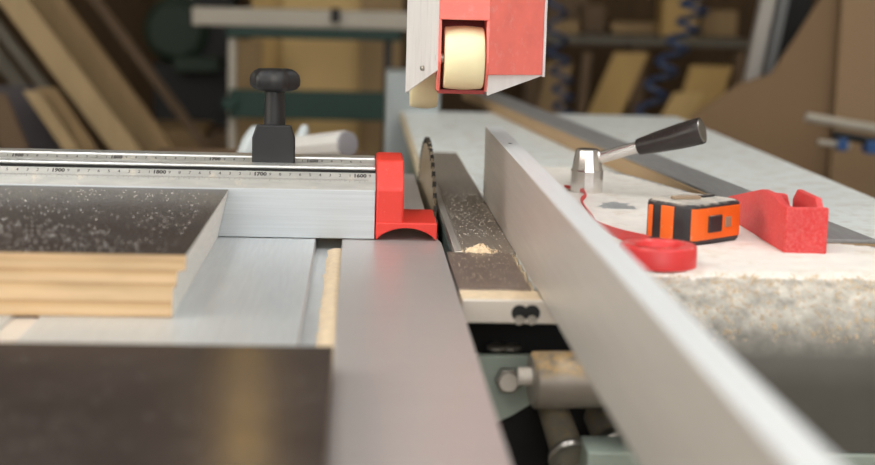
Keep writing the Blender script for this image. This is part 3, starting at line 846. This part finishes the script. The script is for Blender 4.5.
zc_ = (gp(465, 25.5).z + gp(465, 92).z) / 2; rr_ = (gp(465, 25.5).z - gp(465, 92).z) / 2
Lr = rcx1 - rcx0
def roller(x0, y, z, L, r, name='roller'):
    return MB().lathe((x0, y, z), (1, 0, 0), [(0, r * .2), (0, r - 2.5), (1.5, r - 1), (L * .3, r), (L * .5, r + .4), (L * .7, r), (L - 1.5, r - 1), (L, r - 2.5), (L, r * .2)], 48).build(name, 'cream', gd, sharp=.9)
r1 = roller(rcx0 - .5, YG + 22, zc_, Lr - 1.5, rr_ - 1)
MB().cyl((nl.x - 2.5, YG + 14, zc_), (nr.x + 2.5, YG + 14, zc_), 6).build('axle', 'steel', r1)
yl_ = YG + 150
r2x0, r2x1 = A(410, 95, yl_).x, A(437, 95, yl_).x
z2b = A(420, 108, yl_).z
roller(r2x0, yl_, z2b + 34, r2x1 - r2x0, 34)
MB().cyl((r2x0 - 4, yl_, z2b + 34), (r2x1 + 6, yl_, z2b + 34), 6).build('axle', 'steel', gd)
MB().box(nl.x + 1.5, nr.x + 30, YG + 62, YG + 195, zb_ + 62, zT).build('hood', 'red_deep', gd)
MB().cyl((nr.x, YG + 100, zT - 10), (nr.x, YG + 100, CE - 20), 45).build('suspension_pipe', 'grey_metal', gd)
MB().box(lb.x - 2, rb_.x + 3, YG - 3, YG + 198, zT, zT + 8).build('hood_top', 'red_paint', gd)

# ---------------------------------------------------------------- behind the crosscut fence
YM = 2650
a, b = A(388, 74, YM + 300), A(421, 200, YM + 300)
MB_ = MB().box(a.x, b.x + 40, YM + 420, YM + 620, FL, A(400, 73, YM + 420).z)
tag(MB_.build('machine_column', 'grey_metal', bevel=6), 'plain grey metal machine column standing beyond the saw blade', 'column')
# white tube with grey end, and pale limp sacks: they lie on a low side table of the saw
YW = 2350
zt_ = A(300, 162, YW).z
st = thing('side_table', 'low wooden trestle table hidden behind the crosscut fence', 'table', (-150, YW, FL))
MB().box(-330, 20, YW - 150, YW + 170, zt_ - 25, zt_).build('table_top', 'w_brown', st, bevel=2)
for x in (-310, -20):
    for y in (YW - 140, YW + 130): MB().box(x, x + 30, y, y + 30, FL, zt_ - 25).build('leg', 'w_brown', st)
q0 = A(292, 166, YW + 60); q1 = A(347, 147, YW - 40)
ct = thing('white_tube', 'short white tube with grey end lying behind the crosscut fence', 'tube', (q1.x, q1.y, zt_))
r0 = 17.0
dd = (q1 - q0)
q0 = Vector((q0.x, q0.y, zt_ + r0 - 1)); q1 = Vector((q1.x, q1.y, zt_ + r0 + 17.0))
MB().lathe(q0, q1 - q0, [(0, r0 - 3), (0, r0), ((q1 - q0).length, r0 + 4), ((q1 - q0).length, r0 + 2)], 9).build('tube_body', 'white_soft', ct, sharp=.3)
MB().lathe(q1 - (q1 - q0).normalized() * 1, (q1 - q0), [(0, r0 + 3.2), (5, r0 + 2.0), (6, r0 - 4)], 28).build('tube_end', 'grey_soft', ct)
def sack(name, px0, px1, pyt, Y, lean, label):
    x0_, x1_ = A(px0, 155, Y).x, A(px1, 155, Y).x; ht = A((px0 + px1) / 2, pyt, Y).z - zt_
    mb = MB(); rs = []; n = 20; cxx = (x0_ + x1_) / 2; w = (x1_ - x0_) / 2
    for k in range(9):
        t = k / 8; ring = []
        for j in range(n):
            a = 2 * math.pi * j / n
            rr2 = (1 - .55 * t ** 1.5) * (1 + .18 * noise.noise((math.cos(a) * 2, math.sin(a) * 2, t * 3 + px0)))
            if k == 8: rr2 *= .75
            ring.append(Vector((cxx + lean * t + w * rr2 * math.cos(a), Y + 26 * rr2 * math.sin(a), zt_ + ht * t)))
        rs.append(ring)
    mb.rings(rs)
    return tag(mb.build(name, 'bag', sharp=2), label, 'sack', 'pale sacks behind the crosscut fence')
sack('cloth_sack', 236, 258, 126, YW + 100, 14, 'pale limp sack showing left of the black star knob post')
sack('cloth_sack', 288, 306, 125, YW + 100, 12, 'pale limp sack showing right of the black star knob post')

# ---------------------------------------------------------------- workshop behind
def plank(name, top, bot, wpx, Y, th, mk, label, cat_='board', group=None, bev=2, Yt=None):
    """board leaning in the picture plane from the pixel top to the pixel bottom; bottom cut at the floor"""
    Yt = Yt or Y
    pt, pb = A(*top, Yt), A(*bot, Y)
    d_ = (pb - pt)
    if pb.z > FL + 5:
        k = (FL - pt.z) / d_.z; pb = pt + d_ * k; d_ = pb - pt
    w = wpx * Y / FPX; u = Vector((1, 0, 0))
    mb = MB(); mb.obox(pt - u * w / 2, u * w, Vector((0, th, 0)), d_)
    o = mb.build(name, mk, bevel=bev)
    if label: tag(o, label, cat_, group)
    return o
LG = 'boards leaning in the left corner'
plank('leaning_board', (-300, -415), (125, 150), 30, 4000, 24, 'w_pale', 'long pale board leaning leftmost at the top of the photo', group=LG)
plank('leaning_board', (-265, -420), (158, 150), 34, 4150, 40, 'w_tan', 'long wide tan board leaning just right of the pale one', group=LG)
plank('leaning_board', (-190, -380), (230, 180), 12, 4560, 20, 'w_brown', 'thin dim board leaning deepest behind the wide tan one', group=LG)
plank('leaning_board', (-330, -395), (100, 160), 13, 4060, 20, 'w_grey', 'narrow grey board leaning along the left of the pale one', group=LG)
plank('leaning_board', (-345, -380), (78, 160), 18, 4180, 20, 'w_grey', 'dull grey board leaning at the far left behind the others', group=LG)
plank('short_board', (30, 91), (72, 152), 15, 3880, 20, 'w_pale', 'short pale board leaning in front at lower left', group=LG)
plank('short_board', (45, 88), (88, 152), 20, 3930, 20, 'w_tan', 'short orange-tan board leaning beside the short pale one', group=LG)
plank('slate_panel', (12, 86), (42, 152), 46, 4010, 18, 'w_slate', 'dark slate-grey panel leaning behind the short boards', group=LG)
plank('short_board', (-8, 94), (16, 152), 26, 3850, 18, 'w_brown', 'short brown board leaning at the left edge of the photo', group=LG)
# low heap of offcuts right of the leaning boards
Yo = 5000
for (x0_, x1_, yt_, mk, lb_) in ((135, 205, 128, 'w_tan', 'flat tan offcut stack on the floor beside the leaning boards'), (208, 250, 134, 'w_brown', 'flat brown offcut stack on the floor before the dark machine')):
    p0, p1 = A(x0_, yt_, Yo), A(x1_, yt_, Yo)
    tag(MB().box(p0.x, p1.x, Yo, Yo + 300, FL, p0.z).build('offcut_stack', mk, bevel=3), lb_, 'wood stack', 'offcut stacks')
# dark machine
Yd = 5600
dm = thing('dark_machine', 'dark woodworking machine with dull green cover in the shadow', 'machine', (A(190, 60, Yd).x, Yd, FL))
p0, p1 = A(152, -30, Yd), A(235, 120, Yd)
MB().box(p0.x, p1.x, Yd, Yd + 400, FL, A(190, 62, Yd).z).build('body', 'machine_dark', dm, bevel=10)
c = A(175, 30, Yd - 60)
MB().lathe((c.x, c.y, c.z), (0, 1, 0), [(0, 90), (20, 118), (120, 118), (130, 100)], 36).build('round_cover', 'machine_green', dm)
MB().box(A(178, 60, Yd).x, A(222, 60, Yd).x, Yd - 120, Yd, A(200, 70, Yd).z, A(200, 56, Yd).z).build('tray', 'machine_green', dm, bevel=4)
MB().box(A(165, 60, Yd).x, A(235, 60, Yd).x, Yd, Yd + 200, A(200, 62, Yd).z, 900).build('column', 'machine_dark', dm, bevel=8)
# green framed rack with pale top rail
Yg = 4300
gk = thing('green_rack', 'dark green metal rack with pale top rail behind the star knob', 'rack', (A(310, 100, Yg).x, Yg, FL))
def gbx(px0, px1, py0, py1, y0, y1): 
    a_, b_ = A(px0, py1, Yg), A(px1, py0, Yg); return MB().box(a_.x, b_.x, Yg + y0, Yg + y1, a_.z, b_.z)
gbx(193, 412, 12, 25, -30, 30).build('top_rail', 'bar_white', gk, bevel=5)
gbx(226, 402, 29, 37, -20, 20).build('cross_bar', 'green_dark', gk, bevel=4)
gbx(230, 392, 92, 117, -40, 0).build('lower_beam', 'green_dark', gk, bevel=4)
for px in (232, 388):
    a_ = A(px - 4, 50, Yg); b_ = A(px + 4, 50, Yg)
    MB().box(a_.x, b_.x, Yg + 2, Yg + 26, FL, A(px, 25, Yg).z).build('post', 'bar_white' if px < 300 else 'machine_dark', gk, bevel=3)
gbx(224, 238, 96, 108, -60, -42).build('clamp', 'green_dark', gk, bevel=3)
gbx(331, 340, 8, 22, -50, -32).build('clamp', 'machine_dark', gk, bevel=3)
# plywood sheets standing behind
def sheet(px0, px1, pyt, Y, mk, label, th=22, nm='plywood_sheet', cat_='plywood sheet', group=None):
    a_, b_ = A(px0, pyt, Y), A(px1, pyt, Y)
    return tag(MB().box(a_.x, b_.x, Y, Y + th, FL, max(a_.z, b_.z)).build(nm, mk, bevel=2), label, cat_, group)
SG = 'ochre plywood sheets behind the rack'
sheet(284, 368, -60, 4900, 'w_ochre2', 'brightest ochre plywood sheet standing behind the green rack', group=SG)
sheet(252, 400, -90, 4960, 'w_ochre', 'wide ochre plywood sheet standing behind the brightest one', group=SG)
sheet(362, 404, -40, 4840, 'w_tan', 'narrow tan sheet standing behind the grey column side of the rack', group=SG)
sheet(236, 262, 40, 4700, 'w_tan', 'narrow tan panel standing at the pale post of the rack', group=SG)
# shelf on the right with wood on it
Ys = 5200
a_, b_ = A(530, 44, Ys), A(752, 44, Ys)
sh = thing('long_shelf', 'long pale wooden shelf across the back right of the workshop', 'shelf', ((a_.x + b_.x) / 2, Ys, FL))
MB().box(a_.x, b_.x, Ys, Ys + 620, A(600, 45, Ys).z, A(600, 36, Ys).z).build('shelf_board', 'w_grey', sh, bevel=4)
for px in (535, 640, 745):
    x = A(px, 44, Ys).x; MB().box(x - 25, x + 25, Ys + 30, Ys + 90, FL, A(600, 45, Ys).z).build('leg', 'w_brown', sh)
zs = A(600, 36, Ys).z
WG = 'timber offcuts piled on the long shelf'
for i, (px0, px1, pyt, mk, lb_) in enumerate(((528, 580, 20, 'w_tan', 'tan timber block on the shelf just right of the blade guard'),
                                 (584, 606, 4, 'w_brown', 'tall brown timber block second along the shelf'),
                                 (612, 660, 22, 'w_tan', 'low wide tan timber block in the middle of the shelf'),
                                 (664, 700, -6, 'w_ochre', 'tall ochre timber block behind the upper end of the hose'),
                                 (702, 738, 10, 'w_tan', 'tan timber block at the right end of the shelf'),
                                 (548, 590, -14, 'w_brown', 'brown timber stack at the back of the shelf near the guard'))):
    yy = Ys + 60 + 90 * (i % 3) + 20 * i
    if i == 5: yy = Ys + 420
    if i == 1: yy = Ys + 300
    p0, p1 = A(px0, pyt, yy), A(px1, pyt, yy)
    tag(MB().box(p0.x, p1.x, yy, yy + 110, zs + .5, p0.z).build('timber_block', mk, bevel=4), lb_, 'timber', WG)
Bg = 'boards stored under the long shelf'
plank('stored_board', (632, 53), (600, 125), 34, 4900, 22, 'w_ochre', 'tan board leaning under the shelf left of the blue coiled hose', group=Bg)
plank('stored_board', (560, 62), (548, 125), 26, 4950, 22, 'w_tan', 'dim tan board standing under the shelf behind the left hose', group=Bg)
plank('stored_board', (712, 66), (694, 125), 42, 4800, 22, 'w_ochre', 'tan board leaning under the shelf right of the hose', group=Bg)
plank('stored_board', (690, 93), (672, 125), 30, 4600, 22, 'w_ochre2', 'short ochre board leaning low at the foot of the hose', group=Bg)
plank('stored_board', (588, 52), (580, 125), 9, 5000, 22, 'w_brown', 'thin dark board upright between the two blue hoses', group=Bg)
# coiled hoses hanging
def hose(name, pts, Y, amp, turns, r, label):
    p = [A(x, y, Y) for x, y in pts]; pp = cat(p, 30); out_ = []
    n = len(pp)
    for i, q in enumerate(pp):
        for k in range(2):
            t = (i + k / 2) / n * turns * 2 * math.pi
            nxt = pp[min(i + 1, n - 1)]; qq = q + (nxt - q) * (k / 2)
            out_.append(qq + Vector((amp * math.cos(t), amp * .8 * math.sin(t), 0)))
    top_ = out_[0]; out_ = [Vector((top_.x, top_.y, CE - 5))] + out_
    return tag(MB().tube(out_, r, 8).build(name, 'hose', sharp=2), label, 'hose', 'blue coiled air hoses')
hose('air_hose', ((690, -120), (690, -20), (694, 12), (680, 40), (664, 72), (650, 110), (644, 160)), 4300, 34, 9, 9, 'blue coiled air hose hanging in the middle of the right background')
hose('air_hose', ((556, -120), (556, -20), (557, 40), (562, 80), (564, 115), (564, 160)), 4700, 30, 10, 8, 'blue coiled air hose hanging just right of the blade guard')
# steel profile, dark slab, mint panel, big brown panel
plank('steel_channel', (782, -60), (742, 130), 14, 3960, 40, 'steel_profile', 'grey steel channel leaning against the brown panel', 'steel profile')
plank('steel_channel', (797, -60), (757, 130), 10, 4010, 40, 'bar_dark', 'darker steel channel leaning right of the pale grey one', 'steel profile')
plank('dark_board', (815, -60), (765, 150), 26, 4060, 20, 'machine_dark', 'dark board leaning in the gap left of the mint panel', 'board')
pm = [A(x, y, 4040) for x, y in ((800, -60), (836, -60), (806, 24), (797, 30))]
mpo = MB().prism([(q.x, q.y, q.z) for q in pm], (0, 20, 0))
bot = A(770, 130, 4100)
tag(plank('mint_panel', (822, -60), (770, 75), 26, 4105, 16, 'mint_pale', None), 'pale mint panel peeping out above the brown panel', 'panel')
mpo.bm.free()
pa_ = [A(x, y, 3800) for x, y in ((842, -60), (1010, -60))]
x_ = lambda px, py: A(px, py, 3800)
pts_ = [x_(838, -40), x_(1010, -40), x_(1010, 0), x_(735, 95)]
pl = [x_(840, -30), x_(1010, -30)]
b0 = Vector((x_(690, 150).x, 3800, FL)); b1 = Vector((x_(1010, 150).x, 3800, FL))
MBp = MB().prism([pl[0], pl[1], b1, b0, x_(690, 118), x_(740, 84), x_(772, 74), x_(794, 42)], (0, 22, 0))
tag(MBp.build('fibreboard_panel', 'mdf', bevel=2), 'large brown fibreboard panel with slanting left edge at the right', 'panel')
p0, p1 = A(846, -40, 3740), A(985, -40, 3740)
tag(MB().box(p0.x, p1.x, 3740, 3762, FL, p0.z).build('fibreboard_panel', 'mdf2', bevel=2), 'lighter brown fibreboard panel at the right edge of the photo', 'panel')
# bar clamp bench end at right
Yc = 3300
cl = thing('bar_clamp', 'pale bar clamp with dark screw and blue jaw at the right edge', 'clamp', A(860, 140, Yc))
def bar(p, q, r, nm, mk): 
    a_, b_ = A(*p, Yc), A(*q, Yc); return MB().cyl(a_, b_, r, r, 16).build(nm, mk, cl)
bar((806, 117), (960, 143), 11, 'bar', 'bar_white'); bar((832, 134), (960, 156), 10, 'screw', 'machine_dark')
bar((818, 142), (850, 146), 7, 'pad', 'bar_white')
a_, b_ = A(836, 150, Yc), A(846, 138, Yc); MB().box(a_.x, b_.x, Yc - 20, Yc + 20, a_.z, b_.z).build('jaw', 'blue_part', cl, bevel=3)
a_, b_ = A(864, 153, Yc), A(900, 141, Yc); MB().box(a_.x, b_.x, Yc - 24, Yc + 24, a_.z, b_.z).build('jaw', 'blue_part', cl, bevel=3)
a_, b_ = A(885, 200, Yc), A(935, 200, Yc)
MB().box(a_.x, b_.x, Yc - 10, Yc + 40, FL, A(900, 118, Yc).z).build('stand', 'w_brown', cl, bevel=3)

# ---------------------------------------------------------------- world and colour management
wd = bpy.data.worlds.new('world'); SC.world = wd; wd.use_nodes = True
wd.node_tree.nodes['Background'].inputs[0].default_value = (.8, .85, .9, 1)
wd.node_tree.nodes['Background'].inputs[1].default_value = .3
for o in list(bpy.data.objects):
    if '_o' in o: del o['_o']
SC.view_settings.view_transform = 'Standard'; SC.view_settings.look = 'None'
SC.view_settings.gamma = 1; SC.view_settings.use_curve_mapping = False
SC.view_settings.exposure = 0.12
